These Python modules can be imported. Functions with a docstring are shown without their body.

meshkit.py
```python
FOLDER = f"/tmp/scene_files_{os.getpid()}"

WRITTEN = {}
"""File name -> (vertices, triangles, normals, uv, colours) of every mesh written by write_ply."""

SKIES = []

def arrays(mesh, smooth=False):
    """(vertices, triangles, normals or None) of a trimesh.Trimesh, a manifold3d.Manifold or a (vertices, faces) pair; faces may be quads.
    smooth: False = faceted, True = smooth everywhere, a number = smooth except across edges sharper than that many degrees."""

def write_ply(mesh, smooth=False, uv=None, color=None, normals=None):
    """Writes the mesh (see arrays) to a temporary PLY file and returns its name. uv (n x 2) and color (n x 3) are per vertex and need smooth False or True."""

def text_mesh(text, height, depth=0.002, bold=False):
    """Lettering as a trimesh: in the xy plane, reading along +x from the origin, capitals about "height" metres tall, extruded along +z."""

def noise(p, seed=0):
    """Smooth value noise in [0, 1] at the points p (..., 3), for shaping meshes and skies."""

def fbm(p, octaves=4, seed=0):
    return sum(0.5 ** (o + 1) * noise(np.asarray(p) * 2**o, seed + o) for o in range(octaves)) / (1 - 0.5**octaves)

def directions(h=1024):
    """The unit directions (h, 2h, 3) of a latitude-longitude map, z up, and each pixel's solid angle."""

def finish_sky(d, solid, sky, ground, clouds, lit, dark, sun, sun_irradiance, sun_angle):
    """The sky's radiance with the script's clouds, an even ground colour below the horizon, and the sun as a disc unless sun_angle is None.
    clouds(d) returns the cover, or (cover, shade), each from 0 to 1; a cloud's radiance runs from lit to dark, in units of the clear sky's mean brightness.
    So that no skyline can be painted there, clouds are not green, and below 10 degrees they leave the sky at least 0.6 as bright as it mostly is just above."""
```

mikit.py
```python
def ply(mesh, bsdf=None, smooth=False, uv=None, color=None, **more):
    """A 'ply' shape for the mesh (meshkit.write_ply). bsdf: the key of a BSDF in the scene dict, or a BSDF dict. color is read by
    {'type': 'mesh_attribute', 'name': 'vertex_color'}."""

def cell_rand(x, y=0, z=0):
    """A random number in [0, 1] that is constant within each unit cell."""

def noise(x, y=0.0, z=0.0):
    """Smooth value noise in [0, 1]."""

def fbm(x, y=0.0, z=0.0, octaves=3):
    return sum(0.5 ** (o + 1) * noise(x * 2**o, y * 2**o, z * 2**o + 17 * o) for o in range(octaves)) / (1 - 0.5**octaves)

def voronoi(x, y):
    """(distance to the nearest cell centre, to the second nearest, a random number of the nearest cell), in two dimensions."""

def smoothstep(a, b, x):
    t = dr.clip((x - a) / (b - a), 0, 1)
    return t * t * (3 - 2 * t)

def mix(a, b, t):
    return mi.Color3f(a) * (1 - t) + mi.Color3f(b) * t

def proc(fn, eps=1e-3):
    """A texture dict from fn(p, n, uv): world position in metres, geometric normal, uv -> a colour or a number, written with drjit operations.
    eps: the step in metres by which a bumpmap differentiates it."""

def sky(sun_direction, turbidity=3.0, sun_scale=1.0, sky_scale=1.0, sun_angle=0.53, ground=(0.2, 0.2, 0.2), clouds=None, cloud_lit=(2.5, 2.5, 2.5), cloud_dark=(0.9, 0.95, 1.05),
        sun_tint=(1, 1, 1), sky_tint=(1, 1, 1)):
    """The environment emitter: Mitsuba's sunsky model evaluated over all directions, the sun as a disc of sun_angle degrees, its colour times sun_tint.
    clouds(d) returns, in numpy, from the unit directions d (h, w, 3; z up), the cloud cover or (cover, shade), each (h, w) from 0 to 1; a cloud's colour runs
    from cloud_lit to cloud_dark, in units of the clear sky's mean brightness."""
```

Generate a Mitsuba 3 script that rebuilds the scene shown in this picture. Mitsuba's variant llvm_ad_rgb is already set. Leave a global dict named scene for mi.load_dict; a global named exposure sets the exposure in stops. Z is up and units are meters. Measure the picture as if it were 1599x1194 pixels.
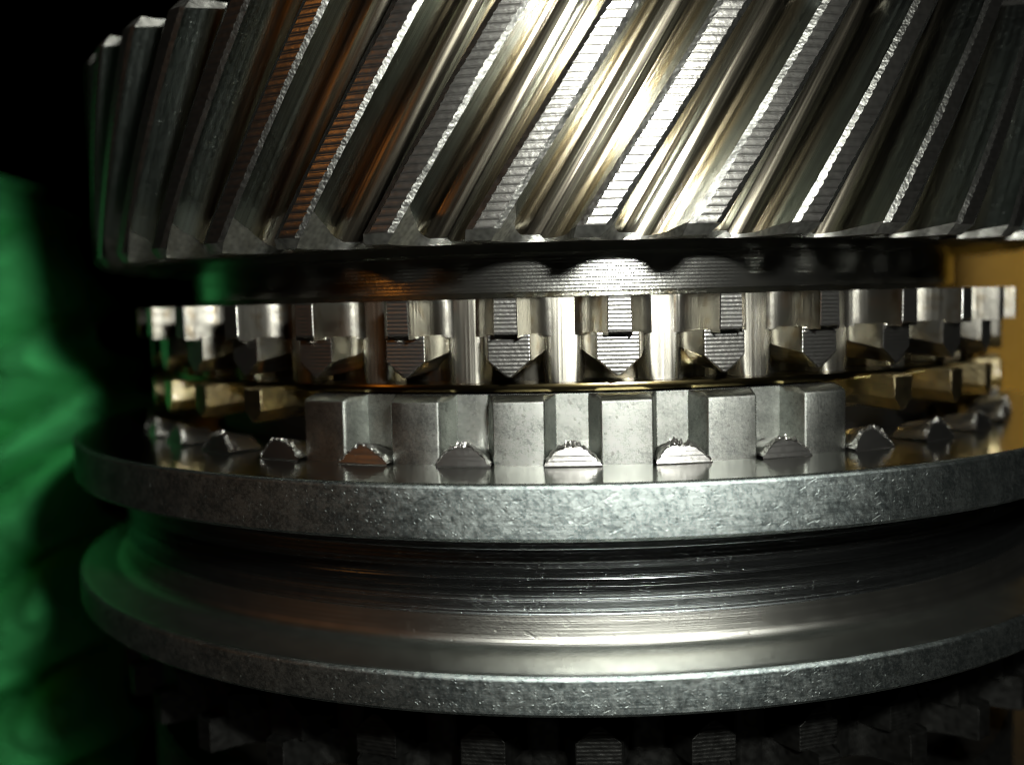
import math
import numpy as np
import drjit as dr
import mitsuba as mi
import mikit
import meshkit

T = mi.ScalarTransform4f
MM = 0.001
OFF = 0.080            # height of the eye level above the bench, metres

scene, labels = {}, {}

# ------------------------------------------------------------------ camera
F_PX, DIST, YAW, PITCH, ROLL = 1625.04, 140.428, -0.0545152, -0.0762475, -0.0246352
_cy, _sy, _cp, _sp = math.cos(YAW), math.sin(YAW), math.cos(PITCH), math.sin(PITCH)
_fw = np.array([_sy * _cp, _cy * _cp, _sp])
_r = np.array([_cy, -_sy, 0.0])
_u = np.cross(_r, _fw)
_up = -math.sin(ROLL) * _r + math.cos(ROLL) * _u
CAM = np.array([0.0, -DIST * MM, OFF])
scene['camera'] = {
    'type': 'thinlens', 'fov': math.degrees(2 * math.atan(1599 / 2 / F_PX)), 'fov_axis': 'x',
    'aperture_radius': 0.0010, 'focus_distance': 0.0850, 'near_clip': 0.005, 'far_clip': 10.0,
    'to_world': T().look_at(origin=CAM.tolist(), target=(CAM + _fw).tolist(), up=_up.tolist())}
exposure = 0.0

# ------------------------------------------------------------------ lights
FLASH = np.array([24.0, -141.0, 30.0])
FLASH_RADIANCE = (490.0, 484.0, 440.0)
LAMP_RADIANCE = (6.5, 2.1, 0.24)


def P(v):
    """millimetres, z = 0 at eye level -> world metres"""
    v = np.asarray(v, float) * MM
    v[..., 2] += OFF
    return v


def aim(pos_mm, target_mm):
    return T().look_at(origin=P(pos_mm).tolist(), target=P(target_mm).tolist(), up=[0, 0, 1])


scene['flash_lamp__lens'] = {'type': 'rectangle', 'to_world': aim(FLASH, (-14, -50, -10)) @ T().scale([0.0068, 0.0040, 1]),
                             'emitter': {'type': 'area', 'radiance': {'type': 'rgb', 'value': list(FLASH_RADIANCE)}}}
BULB = np.array([-330.0, -310.0, 115.0])
scene['filament_lamp__bulb'] = {'type': 'sphere', 'center': P(BULB).tolist(), 'radius': 0.015,
                                'emitter': {'type': 'area', 'radiance': {'type': 'rgb', 'value': list(LAMP_RADIANCE)}}}

# ------------------------------------------------------------------ materials


def mm(p):
    return p.x * 1000.0, p.y * 1000.0, (p.z - OFF) * 1000.0


def n3(x, y, z, f, seed=0.0):
    x, y, z = 0.36 * x + 0.48 * y - 0.80 * z, -0.80 * x + 0.60 * y, 0.48 * x + 0.64 * y + 0.60 * z
    return mikit.noise(x * f + 37.1 + seed, y * f + 11.7, z * f + 53.3)


def material(name, color, rough, metallic=1.0, bump=None, bump_scale=1.0, eps=2.5e-5, **more):
    b = {'type': 'principled', 'metallic': metallic, 'specular': 0.5, **more}
    b['base_color'] = mikit.proc(color) if callable(color) else {'type': 'rgb', 'value': list(color)}
    b['roughness'] = mikit.proc(rough) if callable(rough) else rough
    if bump is not None:
        b = {'type': 'bumpmap', 'scale': bump_scale, 'arbitrary': mikit.proc(bump, eps), 'bsdf': b}
    scene[name] = {'type': 'twosided', 'bsdf': b}


def satin(name, color, alpha, bump, eps=2.5e-5, tail=0.18):
    """Blasted or etched metal: a lobe without long tails."""
    a = mikit.proc(alpha) if callable(alpha) else alpha
    c = mikit.proc(color) if callable(color) else {'type': 'rgb', 'value': list(color)}
    b = {'type': 'blendbsdf', 'weight': tail,
         'sharp': {'type': 'roughconductor', 'distribution': 'beckmann', 'material': 'none', 'alpha': a, 'specular_reflectance': c},
         'wide': {'type': 'roughconductor', 'distribution': 'ggx', 'material': 'none', 'alpha': 0.34, 'specular_reflectance': c}}
    scene[name] = {'type': 'twosided', 'bsdf': {'type': 'bumpmap', 'scale': 1.0, 'arbitrary': mikit.proc(bump, eps), 'bsdf': b}}


KH = math.radians(0.652)      # helix: radians of turn per mm of height


def helix_u(p):
    x, y, z = mm(p)
    return (dr.atan2(x, -y) - KH * z) * 55.0, x, y, z


def flank_bump(p, n, uv):
    u, x, y, z = helix_u(p)
    r = dr.sqrt(x * x + y * y)
    streak = mikit.noise(u * 2.6, r * 2.0, z * 0.05) * 1.5 + mikit.noise(u * 7.0, r * 5.0 + 5.0, z * 0.10) * 0.7 + mikit.noise(u * 17.0, r * 13.0 + 5.0, z * 0.16) * 0.3
    pit = mikit.smoothstep(0.80, 0.95, n3(x, y, z, 3.1)) * 1.6
    speck = mikit.smoothstep(0.83, 0.93, n3(x, y, z, 5.5, 2.0)) * mikit.smoothstep(54.8, 56.2, r)
    return (streak - pit * 0.12 + speck * 1.6) * 0.000013


def flank_color(p, n, uv):
    u, x, y, z = helix_u(p)
    r = dr.sqrt(x * x + y * y)
    t = mikit.noise(u * 3.0, r * 3.0, z * 0.05) * 0.5 + mikit.noise(u * 11.0, r * 11.0, z * 0.09) * 0.5
    warm = mikit.smoothstep(57.0, 54.2, r)
    g = 0.30 + 0.62 * t
    return mikit.mix(mi.Color3f(0.46, 0.53, 0.50) * g, mi.Color3f(1.0, 0.92, 0.74) * g, warm)


def flank_rough(p, n, uv):
    u, x, y, z = helix_u(p)
    r = dr.sqrt(x * x + y * y)
    out = mikit.smoothstep(54.6, 56.6, r)
    return 0.13 + 0.12 * mikit.noise(u * 5.0, z * 0.12, r * 3.0) + out * (0.08 + 0.12 * n3(x, y, z, 4.0))


material('steel_flank', flank_color, flank_rough, bump=flank_bump)


def land_bump(p, n, uv):
    x, y, z = mm(p)
    return (n3(x, y, z, 4.0) * 0.6 + n3(x, y, z, 9.0) * 0.4) * 0.000014


def land_color(p, n, uv):
    x, y, z = mm(p)
    return mi.Color3f(0.62, 0.62, 0.59) * (0.75 + 0.4 * n3(x, y, z, 2.5))


material('steel_land', land_color, 0.30, bump=land_bump)


def rough_bump(p, n, uv):
    x, y, z = mm(p)
    return (n3(x, y, z, 2.5) * 0.5 + n3(x, y, z, 6.0) * 0.5) * 0.00004


def rough_color(p, n, uv):
    x, y, z = mm(p)
    return mi.Color3f(0.50, 0.51, 0.48) * (0.6 + 0.6 * n3(x, y, z, 3.0))


satin('steel_bevel', lambda p, n, uv: mi.Color3f(0.40, 0.41, 0.39) * (0.6 + 0.6 * n3(*mm(p), 3.0)), 0.22, rough_bump)


def facet_bump(p, n, uv):
    x, y, z = mm(p)
    return (mikit.noise(x * 3 + z * 9, y * 3, z * 2.0) * 0.6 + n3(x, y, z, 2.0)) * 0.00002


material('steel_facet', rough_color, 0.46, bump=facet_bump)


def ring_noise(p, fz, fa=0.12):
    x, y, z = mm(p)
    a = dr.atan2(x, -y) * 50.0
    return mikit.noise(z * fz, a * fa, 0.0), x, y, z, a


def collar_bump(p, n, uv):
    x, y, z = mm(p)
    a = dr.atan2(x, -y) * 50.0
    ridge = dr.abs(dr.sin(z * math.pi / 0.26)) * (0.7 + 0.6 * mikit.noise(z * 3.0, a * 0.15, 1.0))
    return ridge * 0.000002 + n3(x, y, z, 5.0) * 0.000007


material('steel_collar', (0.66, 0.67, 0.64), 0.22, bump=collar_bump)


def dogland_bump(p, n, uv):
    x, y, z = mm(p)
    a = dr.atan2(x, -y) * 50.0
    return mikit.noise(z * 9.0, a * 0.3, 1.0) * 0.000008 + n3(x, y, z, 4.0) * 0.000012


material('steel_dog_land', (0.58, 0.58, 0.56), 0.33, bump=dogland_bump)


def dog_bump(p, n, uv):
    x, y, z = mm(p)
    a = dr.atan2(x, -y) * 50.0
    r = dr.sqrt(x * x + y * y)
    s = mikit.noise(a * 7.0, r * 5.0, z * 0.15)
    return s * 0.000012 + (n3(x, y, z, 1.2) + n3(x, y, z, 4.0) * 0.3) * 0.000014


def dog_color(p, n, uv):
    x, y, z = mm(p)
    a = dr.atan2(x, -y) * 50.0
    r = dr.sqrt(x * x + y * y)
    g = 0.50 + 0.34 * mikit.noise(a * 3.5, z * 0.12, 0.0)
    stain = mikit.smoothstep(0.48, 0.85, mikit.noise(a * 1.1, z * 0.10, r * 0.8) * 0.65 + n3(x, y, z, 1.6) * 0.35)
    return mikit.mix(mi.Color3f(0.98, 0.96, 0.86) * g, mi.Color3f(0.62, 0.50, 0.32) * g, stain)


material('steel_dog', dog_color, 0.23, bump=dog_bump)


def lug_color(p, n, uv):
    x, y, z = mm(p)
    m = n3(x, y, z, 0.9) * 0.4 + n3(x, y, z, 4.0) * 0.35 + n3(x, y, z, 11.0) * 0.5 - 0.05
    spot = mikit.smoothstep(0.80, 0.9, n3(x, y, z, 3.0, 9.0))
    return mikit.mix(mi.Color3f(0.14, 0.155, 0.15) + mi.Color3f(0.44, 0.45, 0.42) * m, mi.Color3f(0.2, 0.2, 0.19), spot * 0.6)


def lug_bump(p, n, uv):
    x, y, z = mm(p)
    return (n3(x, y, z, 6.0) * 0.5 + n3(x, y, z, 14.0) * 0.5) * 0.00002


satin('lug_steel', lug_color, 0.31, lug_bump)


def top_bump(p, n, uv):
    x, y, z = mm(p)
    r = dr.sqrt(x * x + y * y)
    a = dr.atan2(x, -y) * 50.0
    return (mikit.noise(r * 7.0, a * 0.12, 0.0) * 0.6 + mikit.noise(r * 16.0, a * 0.3, 4.0) * 0.4) * 0.000007 + n3(x, y, z, 1.5) * 0.000004


material('flange_top_steel', (0.60, 0.61, 0.58), 0.13, bump=top_bump)


def face_color(p, n, uv):
    x, y, z = mm(p)
    m = n3(x, y, z, 0.6) * 0.22 + n3(x, y, z, 2.3) * 0.27 + n3(x, y, z, 5.3, 4.0) * 0.36 + n3(x, y, z, 9.7, 2.0) * 0.22
    m = mikit.smoothstep(0.30, 0.78, m)
    fine = 0.75 + 0.5 * n3(x, y, z * 1.5, 13.0)
    return mikit.mix(mi.Color3f(0.27, 0.325, 0.33), mi.Color3f(0.66, 0.75, 0.74), m) * fine


def face_rough(p, n, uv):
    x, y, z = mm(p)
    return 0.27 + 0.09 * n3(x, y, z, 2.6, 3.0)


def face_bump(p, n, uv):
    x, y, z = mm(p)
    return (n3(x, y, z, 2.4) * 0.5 + n3(x, y, z, 5.1) * 0.35 + n3(x, y, z, 11.0) * 0.2) * 0.000014 + mikit.noise(z * 11.0, dr.atan2(x, -y) * 12.0, 0.0) * 0.000004 + mikit.smoothstep(0.80, 0.92, n3(x, y, z, 5.7, 8.0)) * 0.000022 - mikit.smoothstep(0.80, 0.92, mikit.noise(x * 1.3 + z * 0.9, z * 5.0 - x * 2.2, y)) * 0.000015


satin('flange_face_steel', face_color, face_rough, face_bump)


def groove_bump(p, n, uv):
    x, y, z = mm(p)
    a = dr.atan2(x, -y) * 56.0
    r = dr.sqrt(x * x + y * y)
    lines = mikit.noise(z * 5.0, a * 0.07, r) * 0.55 + mikit.noise(z * 19.0, a * 0.16, 6.0) * 0.45
    pit = mikit.smoothstep(0.74, 0.90, n3(x, y, z, 2.4)) + mikit.smoothstep(0.8, 0.92, n3(x, y, z, 4.4))
    low = 0.9 + 1.3 * mikit.smoothstep(-21.8, -22.3, z) * mikit.smoothstep(-23.9, -23.4, z)
    return lines * low * 0.000014 - pit * 0.000016 + n3(x, y, z, 8.0) * 0.000006


def groove_color(p, n, uv):
    x, y, z = mm(p)
    a = dr.atan2(x, -y) * 56.0
    t = mikit.noise(z * 6.0, a * 0.06, 1.0) * 0.6 + n3(x, y, z, 2.0) * 0.4
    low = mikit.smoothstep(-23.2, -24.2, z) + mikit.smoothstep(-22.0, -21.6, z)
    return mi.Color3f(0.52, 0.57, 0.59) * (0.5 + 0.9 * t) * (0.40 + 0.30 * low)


def groove_rough(p, n, uv):
    z = mm(p)[2]
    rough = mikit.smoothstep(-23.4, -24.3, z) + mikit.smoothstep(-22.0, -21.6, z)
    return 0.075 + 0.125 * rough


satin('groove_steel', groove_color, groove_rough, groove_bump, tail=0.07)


def fillet_bump(p, n, uv):
    x, y, z = mm(p)
    a = dr.atan2(x, -y) * 56.0
    r = dr.sqrt(x * x + y * y)
    pit = mikit.smoothstep(0.84, 0.93, n3(x, y, z, 1.9))
    return mikit.noise(z * 6.0, r * 6.0, a * 0.08) * 0.000008 + mikit.noise(z * 13.0, r * 13.0, a * 0.2) * 0.000009 - pit * 0.00001 + n3(x, y, z, 7.0) * 0.000005


satin('fillet_steel', lambda p, n, uv: mi.Color3f(0.66, 0.67, 0.63) * (0.75 + 0.5 * mikit.noise(mm(p)[2] * 5.0, dr.atan2(p.x, -p.y) * 2.5, 0.0) * n3(*mm(p), 0.8)), 0.215, fillet_bump, tail=0.10)
material('stub_steel', (0.40, 0.40, 0.39), 0.34, bump=lambda p, n, uv: mikit.noise(mm(p)[2] * 7.0, mm(p)[0] * 0.2, mm(p)[1] * 0.2) * 0.000016 + n3(*mm(p), 3.0) * 0.00001)
material('burr_steel', (0.50, 0.50, 0.48), 0.35, bump=lambda p, n, uv: n3(*mm(p), 6.0) * 0.00006)
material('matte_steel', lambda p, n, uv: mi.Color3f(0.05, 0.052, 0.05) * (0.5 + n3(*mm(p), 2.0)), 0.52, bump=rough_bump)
material('dark_steel', (0.10, 0.10, 0.10), 0.45)


def cloth_color(p, n, uv):
    x, y, z = mm(p)
    return mi.Color3f(0.06, 0.52, 0.15) * (0.75 + 0.5 * n3(x, y, z, 0.12))


material('green_fabric', cloth_color, 0.9, metallic=0.0, sheen=0.4, bump=lambda p, n, uv: (dr.sin(mm(p)[1] * 6.0) + dr.sin(mm(p)[2] * 6.0)) * 0.00003)
material('ochre_paint', lambda p, n, uv: mi.Color3f(0.85, 0.45, 0.025) * (0.55 + 0.8 * n3(*mm(p), 0.035)), 0.6, metallic=0.0)
material('bench_dark', lambda p, n, uv: mi.Color3f(0.035, 0.033, 0.03) * (0.6 + 0.8 * n3(*mm(p), 0.05)), 0.6, metallic=0.0)
material('black_plastic', (0.02, 0.02, 0.02), 0.5, metallic=0.0)

# ------------------------------------------------------------------ helpers
TAU = 2 * math.pi


def pol(r, deg, z):
    a = np.radians(deg)
    return np.stack(np.broadcast_arrays(r * np.sin(a), -r * np.cos(a), z), -1)


def grid_faces(nr, nc, close=False, base=0):
    j = np.arange(nc if close else nc - 1)
    i = np.arange(nr - 1)
    I, J = np.meshgrid(i, j, indexing='ij')
    a = I * nc + J
    b = I * nc + (J + 1) % nc
    return np.stack([a, b, b + nc, a + nc], -1).reshape(-1, 4) + base


def add(key, mesh, bsdf, smooth=30, to_world=None):
    if isinstance(mesh, (tuple, list)):
        mesh = (P(mesh[0]), mesh[1])
    d = mikit.ply(mesh, bsdf, smooth=smooth)
    if to_world is not None:
        d['to_world'] = to_world
    assert key not in scene, key
    scene[key] = d
    return d


def num(name, i):
    return name if i == 0 else f'{name}_{i:03d}'


def revolve(profile, n=480, closed=True):
    """Ring solid from an (r, z) polygon."""
    pr = np.asarray(profile, float)
    if closed:
        pr = np.vstack([pr, pr[:1]])
    th = np.arange(n) * 360.0 / n
    v = pol(pr[:, 0][:, None], th[None, :], pr[:, 1][:, None]).reshape(-1, 3)
    return v, grid_faces(len(pr), n, close=True)


def join(parts):
    vs, fs, at = [], [], 0
    for v, f in parts:
        f = np.asarray(f)
        if f.shape[1] == 4:
            f = np.vstack([f[:, [0, 1, 2]], f[:, [0, 2, 3]]])
        vs.append(np.asarray(v, float))
        fs.append(f + at)
        at += len(v)
    return np.vstack(vs), np.vstack(fs)


def spin(deg, about=None):
    return T().rotate([0, 0, 1], deg)


def loft(loops, cap=True):
    """Closed loops of equal length (k, n, 3) joined into a solid with fan caps."""
    L = np.asarray(loops, float)
    k, n = L.shape[:2]
    v = L.reshape(-1, 3)
    f = [grid_faces(k, n, close=True)]
    tri = []
    if cap:
        for row in (0, k - 1):
            c = len(v)
            v = np.vstack([v, L[row].mean(0)[None]])
            for j in range(n):
                tri.append([row * n + j, row * n + (j + 1) % n, c])
    q = f[0]
    t = np.vstack([q[:, [0, 1, 2]], q[:, [0, 2, 3]]] + ([np.array(tri)] if tri else []))
    return v, t


# ------------------------------------------------------------------ 1. helical gear with its clutch ring
N_GEAR, R_LAND, Z0, Z1 = 42, 58.7, 5.0, 27.6
GEAR_PHASE = 2.19 - math.degrees(KH) * 5.86          # angle of a land's centre at z = 0
rng = np.random.default_rng(5)

# half profile of one tooth in the turning plane: (arc offset from the tooth's centre line in mm at its radius, radius)
PITCH_HALF = 180.0 / N_GEAR
CHAMF_H = {'land': 0.9, 'right': 2.3, 'left': 0.95}


def helix_pts(s, r, z):
    return pol(r, np.degrees(np.asarray(s) / r) + GEAR_PHASE + math.degrees(KH) * np.asarray(z), z)


def scallop(z, ph):
    t = (z + ph) / 0.66
    f = t - np.floor(t)
    return 0.050 * (np.abs(f - 0.5) * 2) ** 3.2


def flank_half():
    hp = math.radians(PITCH_HALF)
    up = [(1.38, 58.46), (1.43, 57.6), (1.52, 56.9), (1.66, 56.1)]
    key = list(up)
    for th in np.linspace(math.radians(80), 0.0, 26):       # full round root
        r = 55.45 - 2.45 * math.cos(th)
        key.append((r * hp - 2.45 * math.sin(th), r))
    key = np.array(key)
    d = np.r_[0, np.cumsum(np.linalg.norm(np.diff(key, axis=0), axis=1))]
    from scipy.interpolate import PchipInterpolator
    t = np.linspace(0, d[-1], 48)
    s, r = PchipInterpolator(d, key[:, 0])(t), PchipInterpolator(d, key[:, 1])(t)
    r = r + 0.008 * np.sin(t * 2 * math.pi / 0.7) * np.clip((t - 2.0) / 1.0, 0, 1) * np.clip((d[-1] - t) / 0.4, 0, 1)
    return np.stack([s, r], 1)


FL = flank_half()


def gear_tooth(seed):
    zz = np.arange(Z0 + 0.85, Z1 - 0.85 + 1e-6, 0.066)
    ph = 0.1 + 0.02 * seed
    nz = lambda k, f=0.5: meshkit.fbm(np.stack([zz * f, zz * 0 + 7.3 * seed + k, zz * 0], -1), 3, seed=11) - 0.5
    hw = [0.80 + 0.30 * nz(1.0, 0.35), 0.84 + 0.22 * nz(5.0, 0.45)]     # half widths of the land, left and right
    land = scallop(zz, ph)
    rl = R_LAND - land
    # land: 5 columns, edges lie where the bevel planes cut the ripples
    tanb = 0.42
    left_edge = -(hw[0] + land / tanb)
    right_edge = hw[1] + land / tanb
    cols = [left_edge] + [left_edge + (right_edge - left_edge) * k / 4 for k in (1, 2, 3)] + [right_edge]
    V = np.stack([helix_pts(c, rl, zz) for c in cols], 1)
    m_land = (V.reshape(-1, 3), grid_faces(len(zz), 5))
    # bevels
    parts = []
    for edge, sgn in ((left_edge, -1), (right_edge, 1)):
        s2 = sgn * (1.38 + 0.10 * nz(9.0 + sgn, 1.2) + 0.05 * nz(3.0 + sgn, 4.0))
        B = np.stack([helix_pts(edge, rl, zz), helix_pts(0.5 * (edge + s2), 0.5 * (rl + 58.46) + 0.03 * nz(2 + sgn, 2.5), zz), helix_pts(s2, zz * 0 + 58.46, zz)], 1)
        parts.append((B.reshape(-1, 3), grid_faces(len(zz), 3)))
    m_bevel = join(parts)
    # flanks down to the root, with the end cuts left to the facet mesh
    parts, facets = [], []
    depth = (58.7 - FL[:, 1]) / (58.7 - 52.75)
    for sgn, name in ((1, 'right'), (-1, 'left')):
        if sgn > 0:
            h = 0.6 + 2.5 * np.clip(1 - depth * 1.15, 0, 1)
            inset = 0.05 + 0.72 * np.clip(1 - depth * 1.1, 0, 1)
        else:
            h = 0.30 + 0.75 * np.clip(1 - depth * 1.1, 0, 1)
            inset = 0.75 * np.clip(1 - depth * 1.1, 0, 1)
        hb = h
        zrow = np.linspace(0, 1, 40)
        lo, hi = Z0 + hb, Z1 - (0.30 + 0.75 * np.clip(1 - depth * 1.1, 0, 1))
        Zg = lo[None] + (hi - lo)[None] * zrow[:, None]
        S = np.broadcast_to(sgn * FL[:, 0], Zg.shape)
        Rr = np.broadcast_to(FL[:, 1], Zg.shape)
        parts.append((helix_pts(S, Rr, Zg).reshape(-1, 3), grid_faces(*Zg.shape)))
        for zedge, zend in ((lo, Z0), (hi, Z1)):
            rr2 = FL[:, 1] - 0.62 * np.clip(1 - depth * 1.3, 0, 1)
            A = helix_pts(sgn * FL[:, 0], FL[:, 1], zedge)
            M = helix_pts(sgn * (FL[:, 0] - 0.5 * inset), 0.5 * (FL[:, 1] + rr2), 0.5 * (zedge + zend) + 0 * rr2)
            Bq = helix_pts(sgn * (FL[:, 0] - inset), rr2, zend + 0 * rr2)
            C = helix_pts(sgn * FL[:, 0] * 0.2, np.minimum(rr2, 54.0), zend + 0 * rr2)
            facets.append((int(zend == Z1), (np.stack([A, M, Bq, C], 0).reshape(-1, 3), grid_faces(4, len(FL)))))
    m_flank = join(parts)
    for zl, zend, k in ((zz[0], Z0, 0), (zz[-1], Z1, -1)):      # the end cut under the land
        c = np.linspace(-1.38, 1.38, 7)
        mid = np.abs(c) < 0.9
        top = helix_pts(c, np.where(mid, rl[k], 58.46), zl)
        bot = helix_pts(c * 0.75, 57.85 + 0 * c, zend)
        inn = helix_pts(c * 0.5, 54.0 + 0 * c, zend)
        facets.append((int(zend == Z1), (np.stack([top, bot, inn], 0).reshape(-1, 3), grid_faces(3, 7))))
    return m_land, m_bevel, m_flank, join([f for q, f in facets if q == 0]), join([f for q, f in facets if q == 1])


labels['helical_gear'] = {'label': 'large steel helical gear at the top with its ridged slanting teeth', 'category': 'gear'}
variants = []
for s in range(4):
    a, b, c, d, e = gear_tooth(s)
    variants.append([mikit.ply((P(a[0]), a[1]), 'steel_land', smooth=40), mikit.ply((P(b[0]), b[1]), 'steel_bevel', smooth=40),
                     mikit.ply((P(c[0]), c[1]), 'steel_flank', smooth=True), mikit.ply((P(d[0]), d[1]), 'steel_facet', smooth=25), mikit.ply((P(e[0]), e[1]), 'steel_facet', smooth=25)])
for i in range(N_GEAR):
    k = num('helical_gear__tooth', i)
    v = variants[int(rng.integers(4))]
    w = spin(360.0 / N_GEAR * i)
    scene[k] = {**v[2], 'to_world': w}
    scene[k + '__land'] = {**v[0], 'to_world': w}
    scene[k + '__bevel'] = {**v[1], 'to_world': w}
    scene[k + '__end_facet'] = {**v[3], 'to_world': w}
    scene[k + '__end_facet_001'] = {**v[4], 'to_world': w}
add('helical_gear__body', revolve([(20, Z0 + 0.3), (52.0, Z0 + 0.3), (53.1, Z0 + 0.02), (52.9, Z0 + 1.0), (52.9, Z1 - 1), (53.1, Z1 - 0.02), (52, Z1 - 0.3), (20, Z1 - 0.3)], 336), 'steel_facet')
zc = np.arange(0.98, 4.26, 0.05)
rc = 47.8 - 0.022 * np.abs(np.sin(zc * math.pi / 0.31)) ** 1.5 * (0.6 + 0.8 * meshkit.noise(np.stack([zc * 2.3, 0 * zc, 0 * zc], -1), 2))
add('helical_gear__collar', revolve([(30, 0.45), (47.3, 0.45), (47.72, 0.90)] + list(zip(rc, zc)) + [(47.3, 4.45), (47.3, 5.6), (30, 5.6)], 420), 'steel_collar', smooth=32)

# clutch ring
N_DOG, DOG_PHASE = 36, 4.57


def hull(points):
    import trimesh
    return trimesh.convex.convex_hull(np.asarray(points, float))


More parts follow.
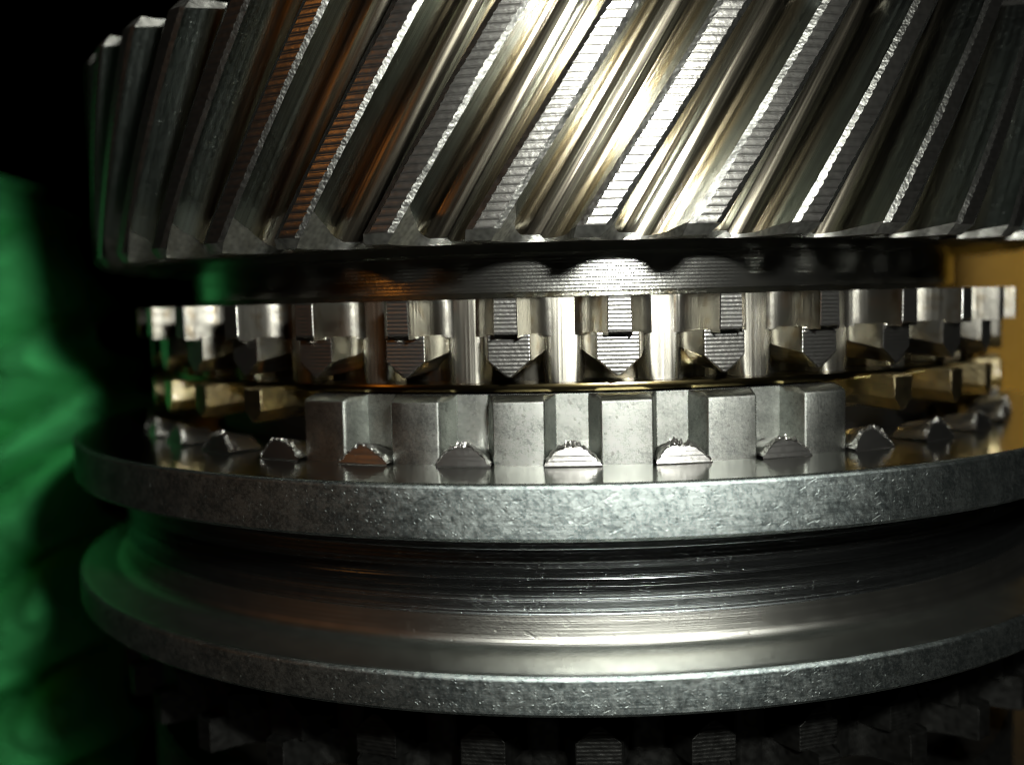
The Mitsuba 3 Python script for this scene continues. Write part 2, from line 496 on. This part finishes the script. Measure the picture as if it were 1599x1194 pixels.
def dog_tooth(sgnz=1):
    """One T-shaped clutch tooth around angle 0: (flank mesh, land mesh)."""
    def arcp(s, r, z):
        return pol(r, np.degrees(np.asarray(s, float) / r), z)
    zt, zl, zm, zb = 0.40, -2.60, -4.85, -6.30
    # stem: narrow, further out; profile with a concave run-out into the valley
    st = np.array([[0.93, 54.3], [1.16, 53.3], [1.38, 52.4], [1.60, 51.65], [1.88, 51.0], [2.25, 50.45], [2.7, 50.08], [3.15, 49.92], [3.4, 49.9]])
    zs = np.linspace(zt, zl - 0.3, 14)
    tap = lambda z: (zt - z) / (zt - zl)
    parts = []
    for sg in (1, -1):
        G = np.stack([arcp(sg * (st[:, 0] + 0.05 * tap(z)), st[:, 1], z) for z in zs])
        parts.append((G.reshape(-1, 3), grid_faces(len(zs), len(st))))
    # block: wider, a little lower, with a pointed roof downwards
    b = 0.18
    oc = [(1.95, 52.55), (1.82, 52.9), (0.9, 52.9), (-0.9, 52.9), (-1.82, 52.9), (-1.95, 52.55)]
    top = [arcp(s, r, zl + (0.12 if abs(s) < 1.9 else 0.0) - 0.12) for s, r in oc]
    fl = np.array([[1.95, 52.55], [2.22, 51.4], [2.48, 50.4], [2.72, 49.6]])
    pts = []
    for sg in (1, -1):
        for s, r in fl:
            pts += [arcp(sg * s, r, zl - 0.05), arcp(sg * s, r, zm + (52.55 - r) * 0.22)]
        pts += [arcp(sg * 1.82, 52.88, zl - 0.05), arcp(sg * 1.82, 52.88, zm), arcp(sg * 0.9, 52.9, zl - 0.05),
                arcp(sg * 0.9, 52.9, -5.72)]
    pts += [arcp(0, 52.9, zb), arcp(0, 52.9, zl - 0.05), arcp(0.25, 52.85, -6.28), arcp(-0.25, 52.85, -6.28), arcp(0.2, 46.5, -5.9), arcp(-0.2, 46.5, -5.9), arcp(2.6, 46.5, -3.2), arcp(-2.6, 46.5, -3.2)]
    h = hull(pts)
    parts.append((np.asarray(h.vertices), np.asarray(h.faces)))
    # ledge of the stem underside towards the block
    flank = join(parts)
    # lands: turned ridges run round them
    ridge = lambda z: 0.020 * np.abs(np.sin(z * math.pi / 0.34)) ** 1.6
    land = []
    zsl = np.arange(zt - 0.06, zl, -0.042)
    L1 = [np.stack([arcp(s * (0.98 + 0.05), 54.22, zt) for s in (-1, -0.33, 0.33, 1)])]
    for z in zsl:
        L1.append(np.stack([arcp(s * (0.91 + 0.05 * tap(z)) * k, 54.37 - ridge(z) - q, z) for s, k, q in ((-1, 1.06, 0.08), (-1, 1, 0), (-0.33, 1, 0), (0.33, 1, 0), (1, 1, 0), (1, 1.06, 0.08))])[[0, 1, 4, 5]])
    L1.append(np.stack([arcp(s * 1.03, 54.22, zl - 0.02) for s in (-1, -0.33, 0.33, 1)]))
    land.append((np.stack(L1).reshape(-1, 3), grid_faces(len(L1), 4)))
    rows = []
    for z in np.arange(zl - 0.10, zb + 0.03, -0.042):
        w = 1.80 if z > zm else max(1.80 * (z - zb) / (zm - zb), 0.03)
        rows.append(np.stack([arcp(s * w, 52.95 - ridge(z + 0.1) - q, z) for s, q in ((-1, 0.05), (-0.95, 0), (0.95, 0), (1, 0.05))]))
    land.append((np.stack(rows).reshape(-1, 3), grid_faces(len(rows), 4)))
    under = np.stack([arcp(np.array([-0.95, 0, 0.95]), 54.3, zl), arcp(np.array([-1.3, 0, 1.3]), 52.6, zl - 0.12)])
    land.append((under.reshape(-1, 3), grid_faces(2, 3)))
    return flank, join(land)


dog_flank, dog_land = dog_tooth()
d_f = mikit.ply((P(dog_flank[0]), dog_flank[1]), 'steel_dog', smooth=28)
d_l = mikit.ply((P(dog_land[0]), dog_land[1]), 'steel_dog_land', smooth=40)
add('helical_gear__clutch_ring', revolve([(40, 0.42), (49.2, 0.42), (49.5, 0.3), (49.5, -3.9), (46.3, -3.9), (46.3, -7.05), (40, -7.05)], 360), 'steel_dog')


def tongue():
    # the tooth space's floor runs on below the teeth as a narrowing tongue
    def arcp(s, r, z):
        return pol(r, math.degrees(s / r), z)
    rows = []
    for z, w in ((0.36, 1.22), (-1.5, 1.22), (-3.7, 1.22), (-4.6, 1.20), (-5.6, 1.14), (-6.4, 1.07), (-7.0, 1.0)):
        rows.append(np.stack([arcp(-w - 0.55, 49.3, z), arcp(-w - 0.20, 49.74, z), arcp(-w + 0.12, 49.90, z), arcp(-w * 0.4, 49.93, z), arcp(w * 0.4, 49.93, z), arcp(w - 0.12, 49.90, z), arcp(w + 0.20, 49.74, z), arcp(w + 0.55, 49.3, z), arcp(w + 0.7, 47.6, z), arcp(-w - 0.7, 47.6, z)]))
    return loft(rows)


tg = tongue()
satin('steel_floor', lambda p, n, uv: mi.Color3f(0.90, 0.88, 0.78) * (0.35 + 0.7 * mikit.noise(dr.atan2(p.x, -p.y) * 300.0, p.z * 120.0, 0.0)), 0.20,
      lambda p, n, uv: mikit.noise(dr.atan2(p.x, -p.y) * 420.0, p.z * 120.0, 0.0) * 0.00001)
d_t = mikit.ply((P(tg[0]), tg[1]), 'steel_floor', smooth=40)
for i in range(N_DOG):
    w = spin(DOG_PHASE + 10.0 * i)
    scene[num('helical_gear__clutch_tooth', i)] = {**d_f, 'to_world': w}
    scene[num('helical_gear__clutch_tooth', i) + '__land'] = {**d_l, 'to_world': w}
    scene[num('helical_gear__space_floor', i)] = {**d_t, 'to_world': spin(DOG_PHASE + 5.0 + 10.0 * i)}

# ------------------------------------------------------------------ 2. brass ring between the gear and the sleeve
labels['brass_ring'] = {'label': 'thin brass synchronizer ring with short pointed teeth, under the big gear', 'category': 'ring'}
material('brass_worn', lambda p, n, uv: mi.Color3f(0.96, 0.80, 0.46) * (0.62 + 0.6 * n3(*mm(p), 1.3)), 0.27, bump=lambda p, n, uv: n3(*mm(p), 2.5) * 0.00004)
add('brass_ring', revolve([(45.1, -8.30), (45.9, -8.30), (46.0, -8.40), (46.0, -10.8), (45.9, -10.9), (45.1, -10.9)], 300), 'brass_worn')


material('brass_polished', (0.36, 0.29, 0.14), 0.16, bump=lambda p, n, uv: n3(*mm(p), 1.5) * 0.000004)
rim = [(45.2, -7.06)] + [(50.62 - 0.05 * q * q, -7.39 - 0.32 * q) for q in np.linspace(-1, 1, 9)] + [(45.2, -7.72)]
add('brass_ring__rim', revolve(rim, 420), 'brass_polished', smooth=40)


def brass_tooth():
    def arcp(s, r, z):
        return pol(r, math.degrees(s / r), z)
    pts = []
    for sg in (1, -1):
        pts += [arcp(sg * 1.30, 52.85, -7.45), arcp(sg * 1.18, 53.0, -7.6), arcp(sg * 1.2, 52.95, -9.6), arcp(sg * 1.9, 49.3, -7.45), arcp(sg * 1.8, 49.3, -9.3), arcp(sg * 0.4, 49.3, -10.6),
                arcp(sg * 1.7, 45.9, -7.6), arcp(sg * 1.4, 45.9, -10.0)]
    pts += [arcp(0, 53.0, -10.65), arcp(0.2, 52.9, -10.7), arcp(-0.2, 52.9, -10.7)]
    h = hull(pts)
    return np.asarray(h.vertices), np.asarray(h.faces)


bt = brass_tooth()
d_b = mikit.ply((P(bt[0]), bt[1]), 'brass_worn', smooth=22)

# ------------------------------------------------------------------ 3. sliding sleeve
SLEEVE_PHASE = 5.28
labels['shift_sleeve'] = {'label': 'wide grooved steel shift sleeve between two flanges, with square lugs on top', 'category': 'sleeve'}
ZF = -13.84
add('shift_sleeve__upper_flange', revolve([(46, ZF - 3), (46, ZF - 0.02), (61.66, ZF - 0.02), (61.86, ZF - 0.14), (62.0, ZF - 0.42), (62.0, -18.10), (61.7, -18.40), (56.0, -18.40), (56.0, -17.0)], 720), 'flange_face_steel', smooth=35)
add('shift_sleeve__flange_top', revolve([(46, ZF - 0.25), (46, ZF)] + [(r, ZF + 0.003 * float(meshkit.noise(np.array([r * 4.7, 0.0, 0.0]), 3) - 0.5)) for r in np.arange(53.0, 61.55, 0.07)] + [(61.60, ZF), (61.64, ZF - 0.06), (61.0, ZF - 0.25)], 420), 'flange_top_steel', smooth=20)
zg = np.arange(-19.2, -25.6, -0.036)
ng = lambda f, k: meshkit.noise(np.stack([zg * f, 0 * zg + k, 0 * zg], -1), 7) - 0.5
rg = 56.56 - 0.05 * np.clip((-21.2 - zg) / 0.6, 0, 1) + (0.030 * ng(2.3, 0.0) + 0.050 * ng(8.0, 3.3)) * (0.9 + 0.2 * ((zg > -23.5) & (zg < -22.1)))
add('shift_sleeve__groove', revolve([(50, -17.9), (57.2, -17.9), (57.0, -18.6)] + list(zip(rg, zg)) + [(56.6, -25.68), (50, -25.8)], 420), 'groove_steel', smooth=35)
fil = [(50, -25.6), (56.5, -25.62), (56.62, -25.70), (56.74, -26.5), (56.83, -27.2)]
for t in np.linspace(0.15, 1, 9):
    a = t * math.pi / 2
    fil.append((56.86 + 1.7 * (1 - math.cos(a)), -27.25 - 1.27 * math.sin(a)))
fil += [(59.6, -28.60), (61.2, -28.80), (61.60, -28.86), (61.80, -29.0), (61.5, -29.3), (50, -29.3)]
add('shift_sleeve__groove_fillet', revolve(fil, 720), 'fillet_steel', smooth=35)
add('shift_sleeve__lower_flange', revolve([(50, -29.2), (61.5, -29.0), (61.72, -28.93), (61.92, -29.1), (62.0, -29.35), (62.0, -31.9), (61.7, -32.2), (50, -32.2)], 720), 'flange_face_steel', smooth=35)


def lug_mesh():
    def arcp(s, r, z):
        return pol(r, np.degrees(np.asarray(s, float) / r), z)
    # section: front face with small radii, sloping flanks
    sec = [(-3.05, 50.2), (-2.30, 52.62), (-2.24, 52.82), (-2.08, 52.97), (-0.7, 53.0), (0.7, 53.0), (2.08, 52.97), (2.24, 52.82), (2.30, 52.62), (3.05, 50.2), (3.0, 48.0), (-3.0, 48.0)]
    rows = []
    for z, cut in ((-13.90, 0.0), (-13.0, 0.0), (-10.5, 0.0), (-8.55, 0.0), (-8.32, 0.14), (-8.06, 0.75), (-7.96, 1.2)):
        rows.append(np.stack([arcp(s * (1 - 0.05 * cut * (r > 51)), max(r - cut, 50.2) if r > 51 else r, z) for s, r in sec]))
    return loft(rows)


def stub_mesh(seed):
    """Half-moon tooth stub with a burr along its upper edge: (stub, burr)."""
    g = np.random.default_rng(100 + seed)
    n = 19
    t = np.linspace(-1, 1, n)
    h = (1.55 + g.uniform(-0.15, 0.12)) * (1 - np.abs(t) ** 2.1) ** 0.95 * (1 - g.uniform(0.0, 0.25) * t + 0.07 * np.sin(5 * t + seed)) + 0.22 + g.normal(0, 0.05, n)
    s = 2.42 * t

    def arcp(s, r, z):
        return pol(r, np.degrees(np.asarray(s, float) / r), z)
    rf = lambda hh: 54.02 - 0.27 * hh
    rip = lambda q: 0.004 * math.sin(q * 21.0 + seed) + 0.006 * math.sin(q * 13.0 + 2 * seed) + 0.004 * math.sin(q * 37.0)
    base = np.stack([arcp(s, 54.16, ZF - 0.02)] +
                    [arcp(s, rf(np.minimum(h, q)) + rip(q) + 0.10 * math.exp(-q / 0.06), ZF + np.minimum(h, q)) for q in np.arange(0.04, 1.96, 0.06)] +
                    [arcp(s, rf(h), ZF + h), arcp(s * 0.93, 52.9, ZF + h * 0.99), arcp(s * 0.9, 50.3, ZF + h * 0.70), arcp(s * 0.9, 49.8, ZF - 0.05 + 0 * s)])
    stub = (base.reshape(-1, 3), grid_faces(len(base), n))
    m = 61
    tt = np.linspace(-0.95, 0.95, m)
    hh = np.interp(tt, t, h)
    j = g.normal(0, 1, (m, 6))
    for k in range(6):
        j[:, k] = np.convolve(j[:, k], [0.25, 0.5, 0.25], 'same')
    amp = 0.5 + np.clip(g.normal(0.6, 0.5), 0, 1) * np.exp(-((tt - g.uniform(-0.3, 0.6)) / 0.35) ** 2)
    w = 0.10 + 0.17 * amp
    B = np.stack([arcp(2.42 * tt, rf(hh) + 0.02, ZF + hh - w * 1.2 + 0.05 * j[:, 0]), arcp(2.42 * tt + 0.05 * j[:, 1], rf(hh) + 0.12 + 0.06 * j[:, 2], ZF + hh - 0.2 * w + 0.06 * j[:, 3]),
                  arcp(2.42 * tt + 0.04 * j[:, 4], 53.45 + 0.05 * j[:, 1], ZF + hh + w * (0.8 + 0.6 * j[:, 5])), arcp(2.42 * tt, 53.0, ZF + hh * 0.98 + 0.05 * j[:, 2]), arcp(2.42 * tt, 52.7, ZF + hh * 0.93 - 0.02)])
    return stub, (B.reshape(-1, 3), grid_faces(len(B), m))


def panel_ring():
    return revolve([(44, -13.9), (49.95, -13.9), (50.35, -13.2), (50.35, -7.95), (50.0, -7.72), (44, -7.72)], 360)


lg = lug_mesh()
d_lug = mikit.ply((P(lg[0]), lg[1]), 'lug_steel', smooth=38)
stubs = []
for s in range(7):
    a, b = stub_mesh(s)
    stubs.append((mikit.ply((P(a[0]), a[1]), 'stub_steel', smooth=40), mikit.ply((P(b[0]), b[1]), 'burr_steel', smooth=False)))


def sector(r0, r1, z0, z1, a0, a1, n=60):
    a = np.linspace(a0, a1, n)
    loops = np.stack([np.stack([pol(r0, x, z0), pol(r1, x, z0), pol(r1, x, z1), pol(r0, x, z1)]) for x in a])
    return loft(loops)


TURNED = T().translate([0, 0, OFF - 0.02305]) @ T().rotate([1, 0, 0], 180) @ T().translate([0, 0, -(OFF - 0.02305)])   # end for end
n_l = n_s = n_bt = 0
lugs_at = [g * 120 + k * 10 + SLEEVE_PHASE for g in range(3) for k in range(-3, 3)]
for flip in (False,):
    M = T()
    for a in lugs_at:
        scene[num('shift_sleeve__lug', n_l)] = {**d_lug, 'to_world': M @ spin(a)}
        n_l += 1
    for k in range(36):
        a = SLEEVE_PHASE - 5.0 + 10 * k
        st, bu = stubs[(k * 5 + 3 * flip) % 7]
        key = num('shift_sleeve__tooth_stub', n_s)
        scene[key] = {**st, 'to_world': M @ spin(a)}
        scene[key + '__burr'] = {**bu, 'to_world': M @ spin(a)}
        n_s += 1
for g in range(3):
    pv = sector(47, 50.35, -13.9, -7.95, g * 120 + SLEEVE_PHASE - 32.4, g * 120 + SLEEVE_PHASE + 22.4)
    d = mikit.ply((P(pv[0]), pv[1]), 'lug_steel', smooth=30)
    scene[num('shift_sleeve__lug_base', g)] = d
for g in range(3):
    for k in range(6):
        scene[num('brass_ring__tooth', n_bt)] = {**d_b, 'to_world': spin(DOG_PHASE + 1.0 + 30 + g * 120 + k * 10)}
        n_bt += 1

# lower gear, turned over under the sleeve
LOW = T().translate([0, 0, 0.0045]) @ TURNED @ T().scale([1.06, 1.06, 1])
labels['lower_gear'] = {'label': 'dim lower gear whose clutch teeth show at the bottom edge of the photo', 'category': 'gear'}
for k in [k for k in scene if k.startswith('helical_gear__clutch') or k.startswith('helical_gear__space')]:
    w = scene[k].get('to_world')
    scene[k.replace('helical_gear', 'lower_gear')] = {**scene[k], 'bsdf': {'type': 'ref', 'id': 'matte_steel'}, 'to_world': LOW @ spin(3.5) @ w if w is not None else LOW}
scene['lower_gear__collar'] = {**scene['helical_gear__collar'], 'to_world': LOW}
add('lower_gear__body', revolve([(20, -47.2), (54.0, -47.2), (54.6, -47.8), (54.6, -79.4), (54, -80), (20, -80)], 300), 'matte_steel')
labels['shaft'] = {'label': 'dark steel shaft running through the stack of gears', 'category': 'shaft'}
add('shaft', revolve([(0.01, -79.9), (45, -79.9), (45, 5.5), (30, 5.6), (19.9, 6), (19.9, 40), (18, 42), (0.01, 42)], 200), 'dark_steel')

# ------------------------------------------------------------------ surroundings
labels['bench'] = {'label': 'dark bench top under the gears', 'category': 'bench', 'kind': 'structure'}
xs = np.linspace(-900, 900, 3)
X, Y = np.meshgrid(xs, np.linspace(-500, 1200, 3), indexing='ij')
add('bench', (np.stack([X, Y, 0 * X - 80.05], -1).reshape(-1, 3), grid_faces(3, 3)), 'bench_dark', smooth=False)


def cloth_mesh():
    from scipy.interpolate import PchipInterpolator
    nu, nv = 170, 240
    U, V = np.meshgrid(np.linspace(0, 1, nu) ** 1.4, np.linspace(0, 1, nv), indexing='ij')
    z = -79.5 + 135 * V
    ez = np.array([-80, -70, -58, -52, -45, -36, -31, -25, -21, -19, -15, -11, -7, 0, 8, 14, 19, 23, 28, 34, 60])
    ex = np.array([-72, -73, -73.5, -73.5, -74, -76, -77, -76, -75, -71, -69, -70, -74, -77, -82, -87, -93, -100, -112, -128, -190.0])
    x = PchipInterpolator(ez, ex)(z) - 130 * U
    crease = np.array([-110, -95, -78, -59, -41, -24, -16, -4, 20, 34, 52, 80, 110, 140, 200.0])
    wob = 3.0 * (meshkit.fbm(np.stack([x * 0.05, z * 0.05, 0 * z], -1), 2, seed=6) - 0.5)
    q = np.interp(z - 0.55 * (x + 87) + 2 * wob, crease, np.arange(len(crease)))
    pillow = np.abs(np.sin(np.pi * q)) ** 0.55
    edge = np.clip(1 - U / 0.05, 0, 1)
    y = 24 + 45 * U + 1.1 * np.clip(z + 2, 0, 100) - 13 * pillow - 8 * meshkit.fbm(np.stack([x * 0.03, z * 0.03, 0 * z + 3], -1), 3, seed=4) - 5 * np.abs(2 * meshkit.fbm(np.stack([(x + z) * 0.06, (z - 0.55 * x) * 0.16, 0 * z + 8], -1), 3, seed=9) - 1) + 16 * edge ** 2.5
    return np.stack([x, y, z], -1).reshape(-1, 3), grid_faces(nu, nv)


labels['green_cloth'] = {'label': 'crumpled green cloth out of focus at the left edge', 'category': 'cloth'}
add('green_cloth', cloth_mesh(), 'green_fabric', smooth=True)

labels['ochre_box'] = {'label': 'blurred ochre yellow box behind the gears on the right', 'category': 'box'}
import trimesh
bx = trimesh.creation.box([46, 60, 128])
bx.apply_transform(trimesh.transformations.rotation_matrix(math.radians(-14), [0, 0, 1]))
bx.apply_translation([92, 92, -15.5])
add('ochre_box', (np.asarray(bx.vertices), np.asarray(bx.faces)), 'ochre_paint', smooth=False)

# lamps' housings, behind the camera
labels['flash_lamp'] = {'label': 'small rectangular camera flash to the right of and above the lens', 'category': 'lamp'}
hb = trimesh.creation.box([34, 12, 18])
hb.apply_translation(FLASH + np.array([1.5, -7.5, 1.0]))
add('flash_lamp__housing', (np.asarray(hb.vertices), np.asarray(hb.faces)), 'black_plastic', smooth=False)
labels['filament_lamp'] = {'label': 'warm orange filament bulb out to the left', 'category': 'lamp'}
bs = trimesh.creation.cylinder(radius=13, height=40)
bs.apply_translation(BULB + np.array([0, 0, 44.0]))
add('filament_lamp__socket', (np.asarray(bs.vertices), np.asarray(bs.faces)), 'black_plastic', smooth=30)
